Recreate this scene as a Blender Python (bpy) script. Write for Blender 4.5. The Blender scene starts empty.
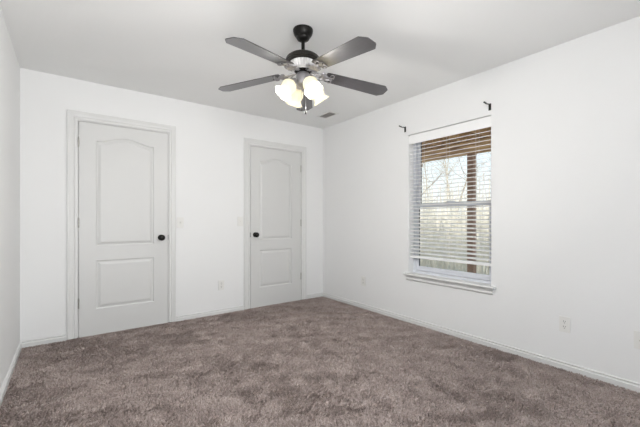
import bpy, bmesh, math, random
import numpy as np
from mathutils import Vector, Matrix
C = bpy.context.scene.collection
S = bpy.context.scene
PI = math.pi
random.seed(7)

# ------------------------------------------------------------------ camera
cam_d = bpy.data.cameras.new('camera'); cam = bpy.data.objects.new('camera', cam_d); C.objects.link(cam)
cam_d.sensor_width = 36; cam_d.lens = 36 * 336 / 640; cam_d.shift_y = 6.0 / 640
cam_d.clip_start = 0.02; cam_d.clip_end = 300
cam.location = (0, 0, 1.116); cam.rotation_euler = (PI / 2, 0, math.radians(53.3 - 90))
S.camera = cam
S.view_settings.view_transform = 'Standard'; S.view_settings.look = 'None'
S.view_settings.gamma = 1; S.view_settings.use_curve_mapping = False
S.view_settings.exposure = -0.07

# ------------------------------------------------------------------ world and lights
w = bpy.data.worlds.new('hazy_sky'); S.world = w; w.use_nodes = True
nt = w.node_tree; bg = nt.nodes['Background']
tc = nt.nodes.new('ShaderNodeTexCoord'); sp = nt.nodes.new('ShaderNodeSeparateXYZ')
cr = nt.nodes.new('ShaderNodeValToRGB')
cr.color_ramp.elements[0].position = 0.0; cr.color_ramp.elements[0].color = (.86, .88, .86, 1)
cr.color_ramp.elements[1].position = 0.6; cr.color_ramp.elements[1].color = (.38, .60, .90, 1)
e = cr.color_ramp.elements.new(.22); e.color = (.72, .85, .93, 1)
nt.links.new(tc.outputs['Generated'], sp.inputs[0]); nt.links.new(sp.outputs['Z'], cr.inputs[0])
nt.links.new(cr.outputs[0], bg.inputs[0]); bg.inputs[1].default_value = 1.45

def lamp(name, kind, loc, energy, col=(1, 1, 1), **k):
    d = bpy.data.lights.new(name, kind); d.energy = energy; d.color = col
    for a, b in k.items(): setattr(d, a, b)
    o = bpy.data.objects.new(name, d); C.objects.link(o); o.location = loc
    return o
sun = lamp('sun', 'SUN', (0, 0, 20), 6.0, (1, .95, .86), angle=math.radians(2))
sun.rotation_euler = Vector((-.75, -.5, .62)).to_track_quat('Z', 'Y').to_euler()
# added fill lamp behind the camera, aimed to even out wall tones
rear_fill = lamp('added_rear_fill', 'AREA', (.55, -.80, 1.25), 67, (.985, .99, 1), shape='RECTANGLE', size=1.0, size_y=1.4)
rear_fill.rotation_euler = (math.radians(120), 0, math.radians(30))
# sky portal: guides sampling of the real sky light through the blind-covered window on the right
day2 = lamp('side_window_portal', 'AREA', (3.14, 1.917, 1.285), 1, shape='RECTANGLE', size=1.5, size_y=.9)
day2.rotation_euler = (0, math.radians(90), 0); day2.data.cycles.is_portal = True
FAN_W = 11      # each fan bulb

# ------------------------------------------------------------------ materials
def mat(name, col, rough=.5, metal=0, noise=0, nscale=8, bump=0, bscale=60, spec=.5, coat=0, emit=0):
    m = bpy.data.materials.new(name); m.use_nodes = True; t = m.node_tree; p = t.nodes['Principled BSDF']
    p.inputs['Base Color'].default_value = (*col, 1); p.inputs['Roughness'].default_value = rough
    p.inputs['Metallic'].default_value = metal; p.inputs['Specular IOR Level'].default_value = spec
    p.inputs['Coat Weight'].default_value = coat
    co = t.nodes.new('ShaderNodeTexCoord')
    if noise:
        n = t.nodes.new('ShaderNodeTexNoise'); n.inputs['Scale'].default_value = nscale; n.inputs['Detail'].default_value = 6
        r = t.nodes.new('ShaderNodeMix'); r.data_type = 'RGBA'
        r.inputs['A'].default_value = (*[c * (1 - noise) for c in col], 1); r.inputs['B'].default_value = (*[min(1, c * (1 + noise)) for c in col], 1)
        t.links.new(co.outputs['Object'], n.inputs['Vector']); t.links.new(n.outputs['Fac'], r.inputs['Factor'])
        t.links.new(r.outputs['Result'], p.inputs['Base Color'])
    if bump:
        n = t.nodes.new('ShaderNodeTexNoise'); n.inputs['Scale'].default_value = bscale; n.inputs['Detail'].default_value = 3
        b = t.nodes.new('ShaderNodeBump'); b.inputs['Strength'].default_value = bump; b.inputs['Distance'].default_value = .002
        t.links.new(co.outputs['Object'], n.inputs['Vector']); t.links.new(n.outputs['Fac'], b.inputs['Height'])
        t.links.new(b.outputs['Normal'], p.inputs['Normal'])
    if emit:
        p.inputs['Emission Color'].default_value = (*col, 1); p.inputs['Emission Strength'].default_value = emit
    return m
M = dict(
    wall=mat('painted_wall', (.875, .877, .875), .75, noise=.012, nscale=2, bump=.25, bscale=90),
    ceil=mat('painted_ceiling', (.92, .922, .915), .85, noise=.01, nscale=2, bump=.3, bscale=70),
    trim=mat('white_trim_paint', (.755, .755, .745), .38, noise=.008, nscale=5),
    door=mat('white_door_paint', (.70, .70, .69), .42, noise=.01, nscale=5, bump=.08, bscale=200),
    plate=mat('white_plastic', (.84, .835, .81), .35, noise=.005, nscale=20),
    slot=mat('outlet_slot', (.10, .10, .09), .6, noise=.02),
    black=mat('black_metal', (.012, .011, .010), .42, .6, noise=.15, nscale=20),
    bronze=mat('dark_bronze', (.035, .032, .028), .38, .7, noise=.2, nscale=15),
    silver=mat('brushed_pewter', (.66, .65, .64), .42, .55, noise=.08, nscale=40),
    hinge=mat('nickel_hinge', (.42, .41, .38), .35, .9, noise=.05),
    vinyl=mat('white_vinyl', (.70, .72, .77), .35, noise=.01, nscale=6),
    blind=mat('white_faux_wood', (.94, .94, .935), .45, noise=.012, nscale=12),
    cord=mat('white_cord', (.82, .82, .80), .8, noise=.02),
    edge_strip=mat('dark_edge_strip', (.05, .055, .075), .7, noise=.1),
    brown=mat('brown_stained_post', (.30, .19, .135), .75, noise=.35, nscale=14, bump=.3, bscale=30),
    leaf=mat('leaf_litter', (.62, .55, .43), .95, noise=.35, nscale=3, bump=.5, bscale=12),
    bark=mat('grey_bark', (.30, .26, .21), .9, noise=.35, nscale=9, bump=.4, bscale=20),
    bark2=mat('pale_bark', (.42, .38, .31), .9, noise=.3, nscale=9, bump=.4, bscale=20),
    pewter=mat('dark_pewter', (.42, .41, .425), .32, .8, noise=.08, nscale=40),
    twig=mat('pale_twigs', (.78, .71, .59), .9, noise=.3, nscale=9),
    duct_shade=mat('vent_painted_shade', (.14, .088, .082), .7, noise=.1),
)
# timber with grain
def wood(name, a, b, sc, rough=.6, stretch=(1, 1, 1), coat=0):
    m = bpy.data.materials.new(name); m.use_nodes = True; t = m.node_tree; p = t.nodes['Principled BSDF']
    co = t.nodes.new('ShaderNodeTexCoord'); mp = t.nodes.new('ShaderNodeMapping'); mp.inputs['Scale'].default_value = stretch
    n = t.nodes.new('ShaderNodeTexNoise'); n.inputs['Scale'].default_value = sc; n.inputs['Detail'].default_value = 8; n.inputs['Distortion'].default_value = .6
    r = t.nodes.new('ShaderNodeValToRGB'); r.color_ramp.elements[0].position = .32; r.color_ramp.elements[1].position = .68
    r.color_ramp.elements[0].color = (*a, 1); r.color_ramp.elements[1].color = (*b, 1)
    t.links.new(co.outputs['Object'], mp.inputs[0]); t.links.new(mp.outputs[0], n.inputs['Vector'])
    t.links.new(n.outputs['Fac'], r.inputs[0]); t.links.new(r.outputs[0], p.inputs['Base Color'])
    p.inputs['Roughness'].default_value = rough; p.inputs['Coat Weight'].default_value = coat; p.inputs['Coat Roughness'].default_value = .30; p.inputs['Coat IOR'].default_value = 1.7 if coat else 1.5
    return m
M['beam'] = wood('deck_timber', (.24, .14, .075), (.80, .55, .30), 6, .8, (6, .5, 6))
M['blade'] = wood('dark_walnut_blade', (.018, .016, .019), (.045, .040, .046), 7, .45, (1.2, 12, 12), 1)
# lit frosted glass of the lamp shades
def shade_mat():
    m = bpy.data.materials.new('lit_frosted_glass'); m.use_nodes = True; t = m.node_tree
    for n in list(t.nodes): t.nodes.remove(n)
    out = t.nodes.new('ShaderNodeOutputMaterial'); tr = t.nodes.new('ShaderNodeBsdfTranslucent'); gl = t.nodes.new('ShaderNodeBsdfPrincipled')
    gl.inputs['Base Color'].default_value = (.5, .47, .40, 1); gl.inputs['Roughness'].default_value = .2
    tr.inputs['Color'].default_value = (.24, .23, .19, 1)
    em = t.nodes.new('ShaderNodeEmission'); em.inputs[0].default_value = (1, .90, .66, 1)
    co = t.nodes.new('ShaderNodeTexCoord'); n = t.nodes.new('ShaderNodeTexNoise'); n.inputs['Scale'].default_value = 22
    mr = t.nodes.new('ShaderNodeMapRange'); mr.inputs['To Min'].default_value = .35; mr.inputs['To Max'].default_value = .75
    t.links.new(co.outputs['Object'], n.inputs['Vector']); t.links.new(n.outputs['Fac'], mr.inputs['Value']); t.links.new(mr.outputs[0], em.inputs[1])
    mx = t.nodes.new('ShaderNodeMixShader'); mx.inputs[0].default_value = .4; ad = t.nodes.new('ShaderNodeAddShader')
    t.links.new(tr.outputs[0], mx.inputs[1]); t.links.new(gl.outputs[0], mx.inputs[2])
    t.links.new(mx.outputs[0], ad.inputs[0]); t.links.new(em.outputs[0], ad.inputs[1]); t.links.new(ad.outputs[0], out.inputs[0])
    return m
M['shade'] = shade_mat()
M['bulb'] = mat('lit_bulb', (1, .93, .80), .4, noise=.001, emit=9)
def glass_mat():
    m = bpy.data.materials.new('window_glass'); m.use_nodes = True; t = m.node_tree
    for n in list(t.nodes): t.nodes.remove(n)
    out = t.nodes.new('ShaderNodeOutputMaterial'); tr = t.nodes.new('ShaderNodeBsdfTransparent'); gl = t.nodes.new('ShaderNodeBsdfGlossy')
    gl.inputs['Roughness'].default_value = .02; tr.inputs[0].default_value = (.97, .975, .975, 1)
    fr = t.nodes.new('ShaderNodeFresnel'); fr.inputs[0].default_value = 1.3; mx = t.nodes.new('ShaderNodeMixShader')
    t.links.new(fr.outputs[0], mx.inputs[0]); t.links.new(tr.outputs[0], mx.inputs[1]); t.links.new(gl.outputs[0], mx.inputs[2]); t.links.new(mx.outputs[0], out.inputs[0])
    return m
M['glass'] = glass_mat()
def carpet_mat(name, lo, hi, bumpy):
    m = bpy.data.materials.new(name); m.use_nodes = True; t = m.node_tree; p = t.nodes['Principled BSDF']
    p.inputs['Roughness'].default_value = .95; p.inputs['Specular IOR Level'].default_value = .1
    co = t.nodes.new('ShaderNodeTexCoord')
    n1 = t.nodes.new('ShaderNodeTexNoise'); n1.inputs['Scale'].default_value = 130; n1.inputs['Detail'].default_value = 2
    n2 = t.nodes.new('ShaderNodeTexNoise'); n2.inputs['Scale'].default_value = 7; n2.inputs['Detail'].default_value = 5
    t.links.new(co.outputs['Object'], n1.inputs['Vector']); t.links.new(co.outputs['Object'], n2.inputs['Vector'])
    r = t.nodes.new('ShaderNodeValToRGB'); r.color_ramp.elements[0].position = .34; r.color_ramp.elements[1].position = .68
    r.color_ramp.elements[0].color = (*lo, 1); r.color_ramp.elements[1].color = (*hi, 1)
    a = t.nodes.new('ShaderNodeMix'); a.data_type = 'FLOAT'; a.inputs['Factor'].default_value = .38
    t.links.new(n1.outputs['Fac'], a.inputs['A']); t.links.new(n2.outputs['Fac'], a.inputs['B']); t.links.new(a.outputs['Result'], r.inputs[0])
    t.links.new(r.outputs[0], p.inputs['Base Color'])
    return m
M['carpet'] = carpet_mat('carpet_backing', (.19, .15, .135), (.32, .26, .235), 1)
M['pile'] = carpet_mat('carpet_yarn', (.27, .215, .195), (.58, .495, .46), 1)

# ------------------------------------------------------------------ helpers
def finish(name, bm, m, parent=None, smooth=False, kind=None, loc=None):
    bmesh.ops.recalc_face_normals(bm, faces=bm.faces)
    me = bpy.data.meshes.new(name); bm.to_mesh(me); bm.free()
    if smooth:
        for p in me.polygons: p.use_smooth = True
        try: me.set_sharp_from_angle(angle=math.radians(40))
        except Exception: pass
    o = bpy.data.objects.new(name, me); C.objects.link(o); me.materials.append(M[m])
    if parent: o.parent = parent
    if kind: o['kind'] = kind
    if loc: o.location = loc
    return o
def box(bm, a, b, bev=0, mtx=None):
    a, b = Vector(a), Vector(b)
    r = bmesh.ops.create_cube(bm, size=1); vs = r['verts']
    for v in vs: v.co = Vector(((a[i] + b[i]) / 2 + v.co[i] * (b[i] - a[i]) for i in range(3)))
    if bev:
        es = list({e for v in vs for e in v.link_edges})
        rr = bmesh.ops.bevel(bm, geom=es, offset=bev, segments=2, affect='EDGES', profile=.6)
        vs = list({v for f in rr['faces'] for v in f.verts} | {v for v in vs if v.is_valid})
    if mtx:
        for v in vs: v.co = mtx @ v.co
    return bm
def lathe(bm, prof, n=32, mtx=None, flute=None, cap=True):
    """prof: (radius, z) list; flute(i_angle, k) -> radius factor"""
    rings = []
    for k, (r, z) in enumerate(prof):
        ring = []
        for i in range(n):
            a = 2 * PI * i / n; rr = r * (flute(a, k) if flute else 1)
            p = Vector((rr * math.cos(a), rr * math.sin(a), z))
            ring.append(bm.verts.new(mtx @ p if mtx else p))
        rings.append(ring)
    for A, B in zip(rings, rings[1:]):
        for i in range(n): bm.faces.new((A[i], A[(i + 1) % n], B[(i + 1) % n], B[i]))
    if cap:
        for R_ in (rings[0], rings[-1]): bm.faces.new(R_)
    return bm
def tube(bm, pts, r, n=8, r1=None):
    pts = [Vector(p) for p in pts]; rings = []
    up = None
    for k, p in enumerate(pts):
        d = (pts[min(k + 1, len(pts) - 1)] - pts[max(k - 1, 0)]).normalized()
        if up is None:
            up = Vector((0, 0, 1)) if abs(d.z) < .9 else Vector((1, 0, 0))
        s = d.cross(up).normalized(); u = s.cross(d).normalized(); up = u
        rad = r if r1 is None else r + (r1 - r) * k / (len(pts) - 1)
        rings.append([bm.verts.new(p + (s * math.cos(2 * PI * i / n) + u * math.sin(2 * PI * i / n)) * rad) for i in range(n)])
    for A, B in zip(rings, rings[1:]):
        for i in range(n): bm.faces.new((A[i], A[(i + 1) % n], B[(i + 1) % n], B[i]))
    bm.faces.new(rings[0]); bm.faces.new(rings[-1])
    return bm
def thing(name, label, cat, loc=(0, 0, 0), rot=(0, 0, 0), group=None):
    o = bpy.data.objects.new(name, None); C.objects.link(o); o.location = loc; o.rotation_euler = rot; o.empty_display_size = .1
    if label: o['label'] = label
    if cat: o['category'] = cat
    if group: o['group'] = group
    return o
def tag(o, label, cat, group=None, kind=None):
    o['label'] = label; o['category'] = cat
    if group: o['group'] = group
    if kind: o['kind'] = kind
    return o
NB = bmesh.new

# ------------------------------------------------------------------ room shell
XL, XR, YB, YF, H, T = -.346, 2.972, 3.912, -.92, 2.44, .13
D1 = (.070, .856, 2.047); D2 = (1.824, 2.580, 2.041)     # slab x0, x1, top
JB = .011                                              # jamb edge seen around each slab
def wall_y(name, y0, y1, x0, x1, holes):
    bm = NB(); x = x0
    for (a, b, z0, z1) in sorted(holes):
        box(bm, (x, y0, 0), (a, y1, H))
        if z0 > 0: box(bm, (a, y0, 0), (b, y1, z0))
        box(bm, (a, y0, z1), (b, y1, H)); x = b
    box(bm, (x, y0, 0), (x1, y1, H))
    return finish(name, bm, 'wall', kind='structure')
def wall_x(name, x0, x1, y0, y1, holes):
    bm = NB(); y = y0
    for (a, b, z0, z1) in sorted(holes):
        box(bm, (x0, y, 0), (x1, a, H)); box(bm, (x0, a, 0), (x1, b, z0)); box(bm, (x0, a, z1), (x1, b, H)); y = b
    box(bm, (x0, y, 0), (x1, y1, H))
    return finish(name, bm, 'wall', kind='structure')
wall_y('wall_back', YB, YB + T, XL, XR, [(D1[0] - .014, D1[1] + .014, 0, D1[2] + .014), (D2[0] - .014, D2[1] + .014, 0, D2[2] + .014)])
WY0, WY1, WZ0, WZ1 = 1.468, 2.366, .530, 2.038
wall_x('wall_right', XR, XR + T + .03, YF - T, YB + T, [(WY0, WY1, WZ0, WZ1)])
wall_x('wall_left', XL - T, XL, YF - T, YB + T, [])
RW = (.15, 2.45, .55, 2.1)
wall_y('wall_rear', YF - T, YF, XL, XR, [RW])
bm = NB(); box(bm, (XL - T, YF - T, H), (XR + T + .03, YB + T, H + .2)); finish('ceiling', bm, 'ceil', kind='structure')
bm = NB(); box(bm, (XL - T, YF - T, -.2), (XR + T + .03, YB + T, -.012)); finish('floor', bm, 'carpet', kind='structure')

# carpet pile: separate little leaning tufts, countless
def carpet():
    rng = np.random.default_rng(3)
    sx = .0072
    xs = np.arange(XL + .004, XR - .004, sx); ys = np.arange(-.5, YB - .004, sx)
    gx, gy = np.meshgrid(xs, ys); x = gx.ravel(); y = gy.ravel()
    # closets keep the same carpet to the door slabs
    F = (.598, .802); d = x * F[0] + y * F[1]; u = x * .802 - y * .598
    keep = (d > .3) & (np.abs(u) < d * 1.5 + .9)
    x, y = x[keep], y[keep]; n = len(x)
    x = x + rng.uniform(-.0034, .0034, n); y = y + rng.uniform(-.0034, .0034, n)
    def field(s, seed):
        r = np.random.default_rng(seed); v = 0
        for k in range(14):
            f = r.uniform(.5, 1.8) * s; a = r.uniform(0, 2 * PI); ph = r.uniform(0, 2 * PI)
            v = v + np.sin((x * np.cos(a) + y * np.sin(a)) * f * 2 * PI + ph)
        return v / 3.7
    big = field(1.3, 1); mid = field(5, 2); sm = field(16, 5)
    q = big * .22 + mid * .42 + sm * .45
    ang = 1.0 * field(.9, 3) + 1.0 * field(4, 4) + rng.normal(0, 1.1, n)
    lean = .0035 + .0075 * np.clip(.5 + .5 * q, 0, 1) + rng.uniform(0, .003, n)
    hh = .0135 - .0035 * np.clip(.5 + .5 * q, 0, 1.2) + rng.uniform(-.0025, .003, n)
    wd = .0042 + rng.uniform(-.0008, .0012, n)
    th = rng.uniform(0, PI, n)
    bx, by = np.cos(th) * wd, np.sin(th) * wd
    lx, ly = np.cos(ang) * lean, np.sin(ang) * lean
    z0 = np.full(n, -.013)
    v = np.empty((n, 4, 3), dtype=np.float32)
    v[:, 0] = np.stack([x - bx, y - by, z0], 1); v[:, 1] = np.stack([x + bx, y + by, z0], 1)
    v[:, 2] = np.stack([x + bx * .6 + lx, y + by * .6 + ly, z0 + hh], 1); v[:, 3] = np.stack([x - bx * .6 + lx, y - by * .6 + ly, z0 + hh * .96], 1)
    v[:, :, 0] = np.clip(v[:, :, 0], XL + .001, XR - .001); v[:, :, 1] = np.minimum(v[:, :, 1], YB - .001)
    me = bpy.data.meshes.new('carpet_pile')
    me.vertices.add(4 * n); me.vertices.foreach_set('co', v.ravel())
    me.loops.add(4 * n); me.loops.foreach_set('vertex_index', np.arange(4 * n, dtype=np.int32))
    me.polygons.add(n); me.polygons.foreach_set('loop_start', np.arange(0, 4 * n, 4, dtype=np.int32)); me.polygons.foreach_set('loop_total', np.full(n, 4, dtype=np.int32))
    me.update(calc_edges=True); me.materials.append(M['pile'])
    o = bpy.data.objects.new('carpet_pile', me); C.objects.link(o)
    tag(o, 'shaggy taupe brown carpet pile covering the whole bedroom floor', 'carpet', kind='stuff')
carpet()

# baseboards: one moulded profile swept along each wall
BP = [(0, -.011), (.0135, -.011), (.0135, .027), (.0115, .031), (.0055, .034), (.005, .039), (.009, .043), (.009, .048), (.0, .052)]
def baseboard(name, runs):
    bm = NB()
    for (p, q, nrm) in runs:
        p, q, nrm = Vector((*p, 0)), Vector((*q, 0)), Vector((*nrm, 0))
        A = [bm.verts.new(p + nrm * a + Vector((0, 0, z))) for a, z in BP]; B = [bm.verts.new(q + nrm * a + Vector((0, 0, z))) for a, z in BP]
        n = len(BP)
        for i in range(n): bm.faces.new((A[i], A[(i + 1) % n], B[(i + 1) % n], B[i]))
        bm.faces.new(A); bm.faces.new(B)
    return finish(name, bm, 'trim', kind='structure')
C1 = (-.021, .936); C2 = (1.733, 2.668)
baseboard('baseboard_back', [((XL, YB), (C1[0], YB), (0, -1)), ((C1[1], YB), (C2[0], YB), (0, -1)), ((C2[1], YB), (XR, YB), (0, -1))])
baseboard('baseboard_right', [((XR, YF), (XR, YB - .0005), (-1, 0))])
baseboard('baseboard_left', [((XL, YF), (XL, YB - .0005), (1, 0))])
baseboard('baseboard_rear', [((XL, YF), (XR, YF), (0, 1))])

# ------------------------------------------------------------------ doors
def casing(name, x0, x1, top, wl, wr):
    """colonial casing with mitred corners plus the jamb behind it"""
    bm = NB()
    ih = .011
    prof = [(0, 0), (0, .009), (.006, .0115), (.018, .0115), (.024, .0075), (.030, .0125), (.052, .0150), (.060, .0185), (.074, .0185), (.080, .0150), (.080, 0)]
    def station(cx, cz, du, dz, ws):
        return [bm.verts.new((cx + du * u * ws, YB - v, cz + dz * u * (.080 / .080))) for u, v in prof]
    a, b, t = x0 - ih, x1 + ih, top + ih
    sL, sR = wl / .080, wr / .080
    st = [station(a, 0, -1, 0, sL), station(a, t, -1, 1, sL), station(b, t, 1, 1, sR), station(b, 0, 1, 0, sR)]
    n = len(prof)
    for P, Q in zip(st, st[1:]):
        for i in range(n): bm.faces.new((P[i], P[(i + 1) % n], Q[(i + 1) % n], Q[i]))
    bm.faces.new(st[0]); bm.faces.new(st[-1])
    # jamb and door stop
    g = .004
    for (p, q) in (((x0 - g - .011, YB + .0005, 0), (x0 - g, YB + T, top + g)), ((x1 + g, YB + .0005, 0), (x1 + g + .011, YB + T, top + g)),
                   ((x0 - g - .011, YB + .0005, top + g), (x1 + g + .011, YB + T, top + g + .009)),
                   ((x0 - g, YB + .040, 0), (x0 + .012, YB + .052, top + g)), ((x1 - .012, YB + .040, 0), (x1 + g, YB + .052, top + g)),
                   ((x0 - g, YB + .040, top - .012), (x1 + g, YB + .052, top + g))):
        box(bm, p, q)
    return finish(name, bm, 'trim', kind='structure')
casing('trim_1', *D1, .080, .069); casing('trim_2', *D2, .080, .077)

def inset(poly, d):
    n = len(poly); out = []
    for i in range(n):
        p0, p1, p2 = Vector(poly[i - 1]), Vector(poly[i]), Vector(poly[(i + 1) % n])
        e1 = (p1 - p0).normalized(); e2 = (p2 - p1).normalized()
        n1 = Vector((-e1.y, e1.x)); n2 = Vector((-e2.y, e2.x)); m = (n1 + n2)
        m = m / max(.3, (1 + n1.dot(n2)))
        out.append(p1 + m * d)
    return out
def door(name, x0, x1, top, up, lo, knob_x, hinge_x, hz):
    """up/lo = panel rects (xa, xb, za, zb[, rise]); outline counter-clockwise in (x, z)"""
    yf = YB - .0005; th = .036; z0 = -.004
    root = bpy.data.objects.new(name, None); C.objects.link(root); root.location = ((x0 + x1) / 2, yf, 0); root['kind'] = 'structure'
    ox = (x0 + x1) / 2
    bm = NB()
    rect = [(x0, z0), (x1, z0), (x1, top), (x0, top)]
    polys = []
    xa, xb, za, zb = lo; polys.append([(xa, za), (xb, za), (xb, zb), (xa, zb)])
    xa, xb, za, zb, rise = up
    arch = []
    N = 24
    for i in range(N + 1):
        s = i / N; xx = xb + (xa - xb) * s
        c = .5 - .5 * math.cos(2 * PI * s)          # bell: flat shoulders, raised middle
        
        arch.append((xx, zb + rise * c))
    polys.append([(xa, za), (xb, za)] + arch)
    V = lambda x, z, d: bm.verts.new((x - ox, d, z))
    edges = []
    R0 = [V(x, z, 0) for x, z in rect]
    edges += [bm.edges.new((R0[i], R0[(i + 1) % 4])) for i in range(4)]
    for poly in polys:
        rings = []
        for off, dep in ((0, 0), (.005, .0095), (.013, .0110), (.019, .0095), (.036, .0020), (.042, .0010)):
            rings.append([V(p[0], p[1], dep) for p in inset(poly, off)])
        n = len(poly)
        edges += [bm.edges.new((rings[0][i], rings[0][(i + 1) % n])) for i in range(n)]
        for A, B in zip(rings, rings[1:]):
            for i in range(n): bm.faces.new((A[i], A[(i + 1) % n], B[(i + 1) % n], B[i]))
        bm.faces.new(rings[-1])
    bmesh.ops.triangle_fill(bm, edges=edges, use_beauty=True)
    K = [V(x, z, th) for x, z in rect]
    for i in range(4): bm.faces.new((R0[i], R0[(i + 1) % 4], K[(i + 1) % 4], K[i]))
    bm.faces.new(K)
    finish('door_panel', bm, 'door', root)
    # knob: rose, neck, ball
    mt = Matrix.Translation((knob_x - ox, 0, .923)) @ Matrix.Rotation(PI / 2, 4, 'X')
    bm = NB(); lathe(bm, [(.001, 0), (.031, 0), (.031, .003), (.028, .007), (.016, .009), (.011, .013), (.011, .028), (.017, .032), (.026, .037), (.0315, .047), (.0310, .056), (.024, .064), (.012, .068), (.001, .069)], 28, mt)
    k = finish('door_knob', bm, 'black', root, True); k['label'] = 'round black door knob on a black rose'
    # latch face on the slab edge beside the jamb
    s = 1 if knob_x > ox else -1
    ex = (x1 if s > 0 else x0) - ox
    bm = NB(); box(bm, (min(ex, ex + s * .004), -.0035, .895), (max(ex, ex + s * .004), .02, .951)); finish('latch_plate', bm, 'black', root)
    for z in hz:
        bm = NB(); hx = hinge_x - ox
        for j in range(3):
            lathe(bm, [(.0055, z - .045 + .0303 * j), (.0055, z - .045 + .0303 * j + .029)], 14, Matrix.Translation((hx, -.0045, 0)))
        lathe(bm, [(.001, z + .046), (.004, z + .0465), (.0045, z + .050), (.001, z + .053)], 12, Matrix.Translation((hx, -.0045, 0)))
        box(bm, (hx - .0012, -.003, z - .045), (hx + .0012, .03, z + .045))
        hg = finish('hinge', bm, 'hinge', root, True); hg['label'] = 'nickel hinge knuckle'
    return root
door('door_1', *D1, (.206, .718, .858, 1.880, .054), (.206, .718, .246, .716), .787, .0685, (1.847, 1.083, .318))
door('door_2', *D2, (1.953, 2.432, .858, 1.864, .050), (1.953, 2.432, .244, .722), 1.889, 2.5815, (1.82, 1.067, .328))
# closets / hall behind the doors stay dark: simple backing wall
bm = NB(); box(bm, (XL, YB + T + .002, 0), (XR, YB + T + .03, H)); finish('wall_back_lining', bm, 'wall', kind='structure').name = 'wall_hall'

# ------------------------------------------------------------------ the window on the right
win = bpy.data.objects.new('window_1', None); C.objects.link(win); win.location = (XR, (WY0 + WY1) / 2, WZ0); win['kind'] = 'structure'
ow = win.location
def L(bm, a, b, bev=0): box(bm, Vector(a) - ow, Vector(b) - ow, bev)
fx0, fx1 = XR + .085, XR + .155
bm = NB()
fw = .030
L(bm, (fx0, WY0, WZ0), (fx1, WY0 + fw, WZ1)); L(bm, (fx0, WY1 - fw, WZ0), (fx1, WY1, WZ1))
L(bm, (fx0, WY0, WZ1 - fw), (fx1, WY1, WZ1)); L(bm, (fx0 - .01, WY0, WZ0), (fx1, WY1, WZ0 + .027))
finish('window_frame', bm, 'vinyl', win)
ZM = 1.270
def sash(nm, x0, x1, z0, z1, rb, rt):
    bm = NB(); a, b = WY0 + fw + .0005, WY1 - fw - .0005; s = .034
    L(bm, (x0, a, z0), (x1, a + s, z1), .003); L(bm, (x0, b - s, z0), (x1, b, z1), .003)
    L(bm, (x0 + .0008, a + s - .003, z0 + .0004), (x1 - .0008, b - s + .003, z0 + rb), .003); L(bm, (x0 + .0008, a + s - .003, z1 - rt), (x1 - .0008, b - s + .003, z1 - .0004), .003)
    L(bm, (x0 - .004, a + s + .001, z0 + .002), (x0 + .002, b - s - .001, z0 + rb * .62), .0015)
    o = finish(nm, bm, 'vinyl', win)
    bm = NB(); xm = (x0 + x1) / 2; L(bm, (xm - .002, a + s - .004, z0 + rb - .004), (xm + .002, b - s + .004, z1 - rt + .004))
    finish('glass_pane', bm, 'glass', o)
    bm = NB()
    for (p, q) in (((x0 + .004, b - s - .009, z0 + rb), (xm - .002, b - s + .001, z1 - rt)),): L(bm, p, q)
    finish('glass_edge_strip', bm, 'edge_strip', o)  # dark strip along one side of the glass
    return o
sash('lower_sash', fx0 + .006, fx0 + .032, WZ0 + .028, ZM + .022, .050, .045)
sash('upper_sash', fx0 + .036, fx0 + .062, ZM - .022, WZ1 - fw - .002, .045, .035)
bm = NB(); L(bm, (fx0 - .012, 1.88, ZM + .0225), (fx0 + .02, 1.95, ZM + .034), .003); finish('sash_lock', bm, 'vinyl', win)
# stool with bullnose and horns, apron beneath
bm = NB()
prof = [(.075, .0), (-.036, .0), (-.043, -.004), (-.046, -.011), (-.043, -.018), (-.036, -.022), (.075, -.022)]
y0, y1 = WY0 - .040, WY1 + .040
zt = WZ0 + .003
A = [bm.verts.new(Vector((XR + p, (WY0 if 0 else y0), zt + z)) - ow) for p, z in [(-.0005, 0)] + prof[1:-1] + [(-.0005, -.022)]]
B = [bm.verts.new(Vector((XR + p, y1, zt + z)) - ow) for p, z in [(-.0005, 0)] + prof[1:-1] + [(-.0005, -.022)]]
n = len(A)
for i in range(n): bm.faces.new((A[i], A[(i + 1) % n], B[(i + 1) % n], B[i]))
bm.faces.new(A); bm.faces.new(B)
L(bm, (XR - .0006, WY0 + .0005, zt - .004), (fx0 - .008, WY1 - .0005, zt))
finish('window_stool', bm, 'trim', win)
bm = NB()
ap = [(0, 0), (-.010, 0), (-.013, -.006), (-.013, -.020), (-.010, -.026), (-.0145, -.034), (-.0165, -.042), (-.012, -.050), (-.004, -.056), (0, -.057)]
A = [bm.verts.new(Vector((XR + p, WY0 - .018, zt - .0225 + z)) - ow) for p, z in ap]; B = [bm.verts.new(Vector((XR + p, WY1 + .018, zt - .0225 + z)) - ow) for p, z in ap]
n = len(A)
for i in range(n): bm.faces.new((A[i], A[(i + 1) % n], B[(i + 1) % n], B[i]))
bm.faces.new(A); bm.faces.new(B)
finish('window_apron', bm, 'trim', win)

# unseen rear window, added to account for the fill lamp: frame and glass
rw = bpy.data.objects.new('added_rear_window', None); C.objects.link(rw); rw['kind'] = 'structure'
bm = NB(); a, b, c, d = RW
for p, q in (((a, YF - .10, c), (a + .04, YF - .03, d)), ((b - .04, YF - .10, c), (b, YF - .03, d)), ((a, YF - .10, c), (b, YF - .03, c + .04)), ((a, YF - .10, d - .04), (b, YF - .03, d)), ((1.28, YF - .10, c), (1.32, YF - .03, d))): box(bm, p, q)
finish('window_frame', bm, 'vinyl', rw)
bm = NB(); box(bm, (a + .03, YF - .067, c + .03), (b - .03, YF - .063, d - .03)); finish('glass_pane', bm, 'glass', rw)

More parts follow.
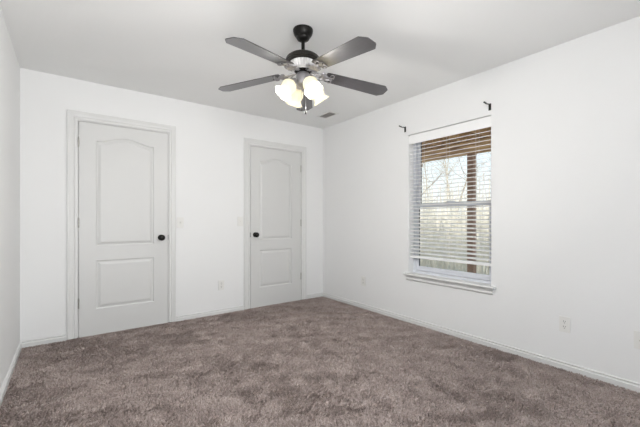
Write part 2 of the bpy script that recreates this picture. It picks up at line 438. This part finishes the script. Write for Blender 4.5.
# ------------------------------------------------------------------ blinds
bl = thing('window_blind', 'white horizontal slatted blind hanging in the window opening, slats open', 'blind', (XR + .044, (WY0 + WY1) / 2, WZ1))
def LB(bm, a, b, bev=0): box(bm, a, b, bev)
hw = (WY1 - WY0) / 2 - .0015
bm = NB(); LB(bm, (-.028, -hw + .002, -.052), (.026, hw - .002, -.004)); finish('headrail', bm, 'blind', bl)
bm = NB(); LB(bm, (-.043, -hw, -.104), (-.031, hw, -.018), .002); LB(bm, (-.032, -hw, -.104), (0, -hw + .006, -.009)); LB(bm, (-.032, hw - .006, -.104), (0, hw, -.009))
finish('valance', bm, 'blind', bl)
bm = NB(); NS = 30; ztop = -.130; zbot = -1.322; tilt = math.radians(11)
zs = [ztop + (zbot - ztop) * i / NS for i in range(NS + 1)]
for z in zs[:-1]:
    prof = []
    for j in range(5):
        u = -.025 + .0125 * j; prof.append((u, .0016 * (1 - (u / .025) ** 2)))
    pts = [(u, h_ + .0022) for u, h_ in prof] + [(u, h_ - .0020) for u, h_ in reversed(prof)]
    ca, sa = math.cos(tilt), math.sin(tilt)
    pts = [(u * ca - h_ * sa, u * sa + h_ * ca) for u, h_ in pts]
    A = [bm.verts.new((u, -hw + .004, z + h_)) for u, h_ in pts]; B = [bm.verts.new((u, hw - .004, z + h_)) for u, h_ in pts]
    n = len(pts)
    for i in range(n): bm.faces.new((A[i], A[(i + 1) % n], B[(i + 1) % n], B[i]))
    bm.faces.new(A); bm.faces.new(B)
finish('slats', bm, 'blind', bl)
bm = NB(); LB(bm, (-.026, -hw + .003, zbot - .016), (.026, hw - .003, zbot + .010), .003); finish('bottom_rail', bm, 'blind', bl)
for yy in (-.30, 0, .30):
    bm = NB()
    for xx in (-.0285, .0285): tube(bm, [(xx, yy, -.06), (xx, yy, zbot)], .0011, 6)
    finish('ladder_cord', bm, 'cord', bl)

# ------------------------------------------------------------------ curtain rod brackets
def bracket(y, z, label):
    t = thing('curtain_bracket', label, 'curtain bracket', (XR, y, z), group='curtain rod brackets')
    bm = NB(); box(bm, (-.004, -.011, -.048), (-.0003, .011, .012), .0012); finish('wall_plate', bm, 'bronze', t)
    bm = NB(); tube(bm, [(-.003, 0, .004), (-.025, 0, .003), (-.050, 0, -.001), (-.072, 0, -.002)], .0048, 10)
    # u-shaped cup at the end
    pts = [(-.080 - .011 * math.cos(a), 0, .010 - .011 * math.sin(a)) for a in [PI * k / 8 for k in range(9)]]
    tube(bm, pts, .0042, 8); finish('rod_cradle', bm, 'black', t, True)
    bm = NB(); lathe(bm, [(.001, 0), (.0065, 0), (.0075, .004), (.0065, .009), (.001, .010)], 12, Matrix.Translation((-.092, 0, .004)) @ Matrix.Rotation(-PI / 2, 4, 'Y')); finish('thumb_screw', bm, 'black', t, True)
    for s in (-.036, -.020):
        bm = NB(); lathe(bm, [(.001, 0), (.0035, 0), (.0028, .0015), (.001, .002)], 10, Matrix.Translation((-.004, 0, s)) @ Matrix.Rotation(-PI / 2, 4, 'Y')); finish('screw', bm, 'black', t)
    return t
bracket(2.412, 2.128, 'small black curtain rod bracket on the wall above the window, nearer the room corner')
bracket(1.480, 2.126, 'small black curtain rod bracket above the window end farther from the doors')

# ------------------------------------------------------------------ switches and outlets
def plate_thing(kind, loc, rotz, label):
    """plate lies in local xz, facing local -y"""
    nm = {'switch': 'light_switch', 'outlet': 'wall_outlet', 'coax': 'cable_outlet'}[kind]
    t = thing(nm, label, {'switch': 'light switch', 'outlet': 'outlet', 'coax': 'cable outlet'}[kind], loc, (0, 0, rotz))
    bm = NB(); box(bm, (-.035, -.0075, -.0575), (.035, -.0002, .0575), .0018); finish('cover_plate', bm, 'plate', t)
    if kind == 'switch':
        bm = NB(); box(bm, (-.006, -.0075, -.013), (.006, -.006, .013)); finish('toggle_slot', bm, 'trim', t)
        bm = NB(); box(bm, (-.004, -.017, -.003), (.004, -.006, .008), .0015, Matrix.Rotation(-.35, 4, 'X')); finish('toggle', bm, 'plate', t)
        sc = (-.030, .030)
    elif kind == 'outlet':
        for s in (-.0195, .0195):
            bm = NB(); lathe(bm, [(.001, 0), (.0165, 0), (.0160, .002), (.001, .002)], 24, Matrix.Translation((0, -.0062, s)) @ Matrix.Rotation(PI / 2, 4, 'X') @ Matrix.Scale(.82, 4, (0, 1, 0)))
            f = finish('receptacle', bm, 'plate', t)
            bm = NB(); box(bm, (-.0075, -.0092, s + .000), (-.0048, -.0080, s + .0095)); box(bm, (.0048, -.0092, s + .001), (.0075, -.0080, s + .0085))
            lathe(bm, [(.001, 0), (.0028, 0), (.0028, .001), (.001, .001)], 10, Matrix.Translation((0, -.0082, s - .0075)) @ Matrix.Rotation(PI / 2, 4, 'X')); finish('slots', bm, 'slot', f)
        sc = (0,)
    else:
        bm = NB(); lathe(bm, [(.001, 0), (.0065, 0), (.0065, .003), (.0046, .003), (.0046, .010), (.001, .010)], 12, Matrix.Translation((0, -.0062, 0)) @ Matrix.Rotation(PI / 2, 4, 'X')); finish('coax_jack', bm, 'hinge', t, False)
        sc = (-.042, .042)
    for s in sc:
        bm = NB(); lathe(bm, [(.0005, 0), (.003, 0), (.0022, .0012), (.0005, .0014)], 10, Matrix.Translation((0, -.0064, s)) @ Matrix.Rotation(PI / 2, 4, 'X')); finish('screw', bm, 'trim', t)
    return t
plate_thing('switch', (.984, YB, 1.083), 0, 'white light switch on the wall just right of the wide left door')
plate_thing('switch', (1.688, YB, 1.092), 0, 'white light switch on the wall close to the left side of the narrower door')
plate_thing('outlet', (1.449, YB, .336), 0, 'white wall outlet low between the two white doors')
plate_thing('outlet', (XR, 3.067, .339), -PI / 2, 'white wall outlet low on the window wall, nearer the room corner')
plate_thing('outlet', (XR, .921, .332), -PI / 2, 'white wall outlet low on the window wall, to the right of the window')
plate_thing('coax', (XR, .502, .331), -PI / 2, 'white cable outlet plate at the right edge of the photo')

# ------------------------------------------------------------------ ceiling vent
vt = thing('ceiling_vent', 'white ceiling air vent with dark louvre gaps near the room corner', 'air vent', (2.617, 3.35, H))
VW, VL, IW, IL = .075, .135, .052, .108
bm = NB()
for p, q in (((-VW, -VL, -.006), (-IW, VL, -.0003)), ((IW, -VL, -.006), (VW, VL, -.0003)), ((-IW, -VL, -.006), (IW, -IL, -.0003)), ((-IW, IL, -.006), (IW, VL, -.0003))): box(bm, p, q)
finish('vent_frame', bm, 'plate', vt)
bm = NB(); box(bm, (-IW, -IL, -.0015), (IW, IL, -.0004)); finish('duct_shade_sheet', bm, 'duct_shade', vt)  # dark sheet on the solid ceiling, painted for the shade inside the duct
bm = NB()
for i in range(7):
    box(bm, (-.0055, -IL, -.0006), (.0055, IL, .0006), 0, Matrix.Translation((-.045 + .015 * i, 0, -.007)) @ Matrix.Rotation(math.radians(-48), 4, 'Y'))
finish('louvres', bm, 'plate', vt)

# ------------------------------------------------------------------ ceiling fan
FX, FY = 1.308, 1.953
fan = thing('ceiling_fan', 'dark ceiling fan with five walnut blades and four lit glass shades', 'ceiling fan', (FX, FY, H))
Z = lambda z: z - H
bm = NB(); lathe(bm, [(.001, 0), (.069, 0), (.070, -.006), (.068, -.018), (.064, -.032), (.054, -.047), (.047, -.053), (.046, -.060), (.040, -.069), (.026, -.077), (.001, -.079)], 36); finish('canopy', bm, 'black', fan, True)
bm = NB(); lathe(bm, [(.0125, Z(2.37)), (.0125, Z(2.275))], 18); lathe(bm, [(.001, Z(2.292)), (.022, Z(2.292)), (.024, Z(2.28)), (.024, Z(2.262)), (.001, Z(2.262))], 20); finish('downrod', bm, 'black', fan, True)
bm = NB(); lathe(bm, [(.001, Z(2.268)), (.060, Z(2.266)), (.095, Z(2.256)), (.116, Z(2.240)), (.1215, Z(2.226)), (.1225, Z(2.214)), (.119, Z(2.211)), (.112, Z(2.214)), (.085, Z(2.207)), (.001, Z(2.207))], 48); finish('motor_housing', bm, 'bronze', fan, True)
fl = lambda a, k: 1 + (.045 * math.cos(a * 30) if 1 <= k <= 3 else 0)
bm = NB(); lathe(bm, [(.090, Z(2.2075)), (.091, Z(2.204)), (.086, Z(2.190)), (.077, Z(2.168)), (.069, Z(2.160)), (.064, Z(2.152)), (.001, Z(2.152))], 240, flute=fl); o = finish('fluted_motor_band', bm, 'silver', fan, True); o['label'] = 'pale fluted metal band under the dark housing'
bm = NB(); lathe(bm, [(.058, Z(2.152)), (.060, Z(2.146)), (.052, Z(2.140)), (.048, Z(2.136)), (.001, Z(2.136))], 36); finish('flywheel', bm, 'black', fan, True)
bm = NB(); lathe(bm, [(.001, Z(2.138)), (.040, Z(2.137)), (.047, Z(2.128)), (.048, Z(2.070)), (.044, Z(2.056)), (.034, Z(2.046)), (.018, Z(2.040)), (.010, Z(2.030)), (.012, Z(2.022)), (.006, Z(2.012)), (.001, Z(2.010))], 36); finish('switch_housing', bm, 'pewter', fan, True)
# blade and its iron, built along local +x then copied
def blade_bm():
    bm = NB(); r0, r1 = .165, .660
    out = [(r0, -.050), (r0 + .02, -.056), (r1 - .040, -.071), (r1 - .006, -.040), (r1, -.030), (r1, .030), (r1 - .006, .040), (r1 - .040, .071), (r0 + .02, .056), (r0, .050)]
    th = .005
    A = [bm.verts.new((x, y, th / 2)) for x, y in out]; B = [bm.verts.new((x, y, -th / 2)) for x, y in out]
    n = len(out); bm.faces.new(A); bm.faces.new(B)
    for i in range(n): bm.faces.new((A[i], A[(i + 1) % n], B[(i + 1) % n], B[i]))
    bmesh.ops.bevel(bm, geom=list(bm.edges), offset=.0012, segments=2, affect='EDGES')
    return bm
def iron_bm():
    bm = NB()
    # arm: two S-shaped straps that drop from the flywheel to the blade root
    for s in (-1, 1):
        tube(bm, [(.055, s * .012, -.004), (.080, s * .022, -.006), (.100, s * .032, -.014), (.115, s * .034, -.018), (.133, s * .028, -.015), (.155, s * .018, -.010)], .0045, 10)
    tube(bm, [(.05, 0, -.004), (.10, 0, -.010), (.140, 0, -.010), (.165, 0, -.010)], .006, 10)
    # scroll ends under the blade
    for s in (-1, 1):
        pts = []
        for k in range(15):
            a = k / 14 * 1.6 * PI; r = .020 * (1 - .5 * k / 14)
            pts.append((.205 + r * math.sin(a), s * (.028 - r * math.cos(a) + .006), -.009))
        tube(bm, pts, .0035, 8)
        tube(bm, [(.150, s * .012, -.010), (.178, s * .020, -.009), (.205, s * .013, -.009)], .0042, 8)
    # fluted shell
    N, Kk = 42, 7; top = []
    rings = []
    for k in range(Kk + 1):
        ring = []
        q = k / Kk
        for i in range(N + 1):
            a = -1.35 + 2.7 * i / N
            rr = .052 * q * (1 + .05 * math.cos(a * 11 * 1.0))
            dep = -.006 - .024 * math.sqrt(max(0, 1 - q ** 2)) * (1 + .10 * math.cos(a * 15)) * (0.55 + .45 * math.cos(a))
            ring.append(bm.verts.new((.118 + rr * math.cos(a) * 1.15, rr * math.sin(a), dep)))
        rings.append(ring)
    for A, B in zip(rings, rings[1:]):
        for i in range(N): bm.faces.new((A[i], A[i + 1], B[i + 1], B[i]))
    lid = [bm.verts.new((v.co.x, v.co.y, -.003)) for v in rings[-1]]
    for i in range(N): bm.faces.new((rings[-1][i], rings[-1][i + 1], lid[i + 1], lid[i]))
    bm.faces.new(lid)
    box(bm, (.130, -.016, -.0075), (.232, .016, -.0030), .002)
    return bm
tiltm = Matrix.Rotation(math.radians(-8.5), 4, 'X')
bm_b = blade_bm(); bm_b.transform(tiltm)
bm_i = iron_bm(); bm_i.transform(tiltm)
bm_s = NB()
lathe(bm_s, [(.0005, -.0115), (.004, -.011), (.005, -.0085), (.0005, -.0085)], 10); 
b0 = finish('fan_blade', bm_b, 'blade', fan); i0 = finish('blade_iron', bm_i, 'pewter', fan, True); s0 = finish('screw', bm_s, 'black', i0)
b0['label'] = 'dark walnut blade'; i0['label'] = 'pale scrolled blade iron with fluted shell'
AL = math.radians(-17)
for k in range(5):
    b, i = (b0, i0) if k == 0 else (b0.copy(), i0.copy())
    if k:
        C.objects.link(b); C.objects.link(i); b.parent = fan; i.parent = fan
    for o in (b, i): o.location = (0, 0, Z(2.151)); o.rotation_euler = (0, math.radians(5.3), AL + k * 2 * PI / 5)
    for q, (sx_, sy_) in enumerate(((.185, -.020), (.185, .020), (.225, 0))):
        s = s0 if (k == 0 and q == 0) else s0.copy()
        if s is not s0: C.objects.link(s)
        s.parent = i; s.location = tiltm @ Vector((sx_, sy_, 0)); s.rotation_euler = (math.radians(-8.5), 0, 0)
# four tulip shades on short arms
def shade_bm():
    bm = NB(); P_ = [(.021, 0), (.024, -.006), (.040, -.018), (.050, -.036), (.052, -.054), (.047, -.074), (.043, -.086), (.046, -.098), (.056, -.112), (.064, -.120)]
    def f(a, k): return 1 + (.06 * math.cos(6 * a) * max(0, (k - 6)) / 3) + .012 * math.cos(24 * a)
    n = 96; th = .0025
    rings = []
    for k, (r, z) in enumerate(P_ + [(r - th, z) for r, z in reversed(P_)]):
        kk = k if k < len(P_) else 2 * len(P_) - 1 - k
        rings.append([bm.verts.new((r * f(2 * PI * i / n, kk) * math.cos(2 * PI * i / n), r * f(2 * PI * i / n, kk) * math.sin(2 * PI * i / n), z)) for i in range(n)])
    for A, B in zip(rings, rings[1:] + rings[:1]):
        for i in range(n): bm.faces.new((A[i], A[(i + 1) % n], B[(i + 1) % n], B[i]))
    return bm
sh0 = finish('glass_shade', shade_bm(), 'shade', fan, True)
bm = NB(); lathe(bm, [(.001, .020), (.016, .018), (.022, .010), (.0235, -.004), (.0185, -.006), (.001, -.006)], 24)
so0 = finish('lamp_socket', bm, 'pewter', fan, True)
bm = NB(); lathe(bm, [(.001, -.006), (.012, -.008), (.013, -.020), (.022, -.036), (.026, -.050), (.022, -.064), (.012, -.073), (.001, -.076)], 20)
bu0 = finish('bulb', bm, 'bulb', sh0, True)
bm = NB(); tube(bm, [(.035, 0, Z(2.078)), (.050, 0, Z(2.086)), (.064, 0, Z(2.084)), (.074, 0, Z(2.074))], .0075, 12); ar0 = finish('lamp_arm', bm, 'pewter', fan, True)
for k in range(4):
    az = math.radians(-6.7 + 90 * k)
    s, so, bu, ar = (sh0, so0, bu0, ar0) if k == 0 else (sh0.copy(), so0.copy(), bu0.copy(), ar0.copy())
    if k:
        for o in (s, so, bu, ar): C.objects.link(o)
        bu.parent = s; so.parent = ar.parent = s.parent = fan
    ar.rotation_euler = (0, 0, az)
    rot = Matrix.Rotation(az, 4, 'Z') @ Matrix.Rotation(math.radians(-38), 4, 'Y')
    p = Vector((.078 * math.cos(az), .078 * math.sin(az), Z(2.062)))
    for o in (s, so): o.location = p; o.rotation_euler = rot.to_euler()
    lp = Matrix.Translation(p) @ rot @ Vector((0, 0, -.122))
    l = lamp('fan_bulb_light', 'POINT', lp, FAN_W, (1, .972, .935), shadow_soft_size=.03); l.parent = fan
# pull chains
for (dx, dy, zb, m_) in ((-.030, -.028, 1.862, 'black'), (-.012, -.050, 1.838, 'black')):
    bm = NB(); ln = Z(2.06) - Z(zb + .03); k = 0
    tube(bm, [(dx, dy, Z(2.062)), (dx, dy, Z(zb + .02))], .0010, 6)
    z = 2.055
    while z > zb + .03:
        bmesh.ops.create_icosphere(bm, subdivisions=1, radius=.0017, matrix=Matrix.Translation((dx, dy, Z(z)))); z -= .0055
    ch = finish('pull_chain', bm, 'pewter', fan, True)
    bm = NB(); lathe(bm, [(.001, Z(zb + .026)), (.003, Z(zb + .024)), (.0065, Z(zb + .012)), (.0075, Z(zb + .004)), (.005, Z(zb - .001)), (.001, Z(zb - .002))], 14, Matrix.Translation((dx, dy, 0)))
    p = finish('pendant', bm, m_, ch, True); p['label'] = 'dark pull chain pendant'

# ------------------------------------------------------------------ outside: ground, porch timbers, woods
def tdisp(x, y): return .12 * math.sin(x * .5 + 1) * math.cos(y * .4) + .012 * max(0, x - 8)
bm = NB(); g = {}
nx, ny = 60, 60
for i in range(nx + 1):
    for j in range(ny + 1):
        x = 3.3 + 66.7 * (i / nx) ** 1.5; y = -6 + 70 * j / ny; g[i, j] = bm.verts.new((x, y, -.45 + tdisp(x, y)))
for i in range(nx):
    for j in range(ny): bm.faces.new((g[i, j], g[i + 1, j], g[i + 1, j + 1], g[i, j + 1]))
o = finish('ground', bm, 'leaf', smooth=True, kind='structure')
PX, PY = 5.25, 2.91
pst = thing('porch_post', 'square brown timber porch post seen through the blind', 'post', (PX, PY, -.5))
bm = NB(); box(bm, (-.052, -.052, 0), (.052, .052, 2.68), .006); finish('post_shaft', bm, 'brown', pst)
bm = NB(); box(bm, (-.08, -.08, 0), (.08, .08, .14), .008); finish('post_base', bm, 'brown', pst)
rf = thing('porch_deck', 'brown timber deck overhead outside, with beam and joists', 'deck', (PX, PY, 2.18))
bm = NB()
for dx in (-.045, .0): box(bm, (dx, -4.5, 0), (dx + .043, 5.5, .20), .003)
finish('beam', bm, 'beam', rf)
y = -4.4
jn = 0
while y < 5.5:
    bm = NB(); box(bm, (-2.07, y, .202), (.45, y + .038, .39)); finish('joist', bm, 'beam', rf); y += .405
bm = NB(); x = -2.08
while x < .5:
    box(bm, (x, -4.5, .392), (x + .137, 5.5, .42)); x += .142
finish('deck_boards', bm, 'beam', rf)
bm = NB(); box(bm, (.452, -4.5, .18), (.49, 5.5, .42)); finish('fascia_board', bm, 'beam', rf)

def tree_mesh(seed, hgt, r):
    rnd = random.Random(seed); bm = NB()
    def branch(p, d, ln, rad, lev):
        pts = [p.copy()]; q = p.copy(); dd = d.copy(); n = 6 if lev == 0 else 4
        for k in range(n):
            dd = (dd + Vector((rnd.gauss(0, .10), rnd.gauss(0, .10), rnd.gauss(.02, .06))) * (.5 if lev == 0 else 1.3)).normalized()
            q = q + dd * ln / n; pts.append(q.copy())
        tube(bm, pts, rad, 7 if lev == 0 else 4, rad * .28)
        if lev < 3:
            m = (17, 6, 4)[lev]
            for k in range(m):
                t = rnd.uniform(.18 if lev == 0 else .25, .98); i = min(n - 1, int(t * n)); base = pts[i].lerp(pts[i + 1], t * n - i)
                a = rnd.uniform(0, 2 * PI); up = rnd.uniform(.25, .9)
                nd = (Vector((math.cos(a), math.sin(a), up)).normalized() + dd * .3).normalized()
                branch(base, nd, ln * rnd.uniform(.14, .26) if lev == 0 else ln * rnd.uniform(.35, .6), rad * (1 - t * .7) * rnd.uniform(.30, .5), lev + 1)
    branch(Vector((0, 0, -.1)), Vector((rnd.gauss(0, .04), rnd.gauss(0, .04), 1)), hgt, r, 0)
    return bm
protos = []
for s, (h_, r) in enumerate(((9, .08), (11, .11), (7, .05), (10, .09), (6, .04), (8, .06))):
    protos.append((s, h_, r))
rt = random.Random(11); pm = {}
N = 0
spots = []
while len(spots) < 30:
    az = math.radians(rt.uniform(20, 46)); dd = rt.uniform(11, 42)
    x, y = dd * math.cos(az), dd * math.sin(az)
    if all((x - a) ** 2 + (y - b) ** 2 > 7.5 for a, b in spots): spots.append((x, y))
spots.sort(key=lambda p: p[0] ** 2 + p[1] ** 2)
for i, (x, y) in enumerate(spots):
    k = i % 6
    if k not in pm:
        o = finish('bare_tree', tree_mesh(30 + k, protos[k][1], protos[k][2]), 'bark' if k % 2 else 'bark2', smooth=True); pm[k] = o
    else:
        o = pm[k].copy(); C.objects.link(o)
    o.location = (x, y, -.45 + tdisp(x, y)); o.rotation_euler = (0, 0, rt.uniform(0, 6.28))
    tag(o, 'bare leafless tree in the woods beyond the window', 'tree', 'bare trees in the woods beyond the window')
# fine underbrush, uncountable
bm = NB(); rb = random.Random(5)
for i in range(2600):
    az = math.radians(rb.uniform(21, 45)); dd = rb.uniform(8, 34); x, y = dd * math.cos(az), dd * math.sin(az)
    z = -.47 + tdisp(x, y); h_ = rb.uniform(.8, 2.9); a = rb.uniform(0, 6.28); l = rb.uniform(.05, .5)
    p1 = Vector((x + math.cos(a) * l * .4, y + math.sin(a) * l * .4, z + h_ * .5)); p2 = Vector((x + math.cos(a) * l, y + math.sin(a) * l, z + h_))
    tube(bm, [(x, y, z), p1, p2], .012, 3, .004)
    for q in range(2):
        a2 = rb.uniform(0, 6.28); ll = rb.uniform(.2, .6); tube(bm, [p1, p1 + Vector((math.cos(a2) * ll, math.sin(a2) * ll, ll * rb.uniform(.3, 1.2)))], .007, 3, .003)
o = finish('underbrush', bm, 'twig'); tag(o, 'dense thin pale brush filling the woods beyond the window', 'brush', kind='stuff')
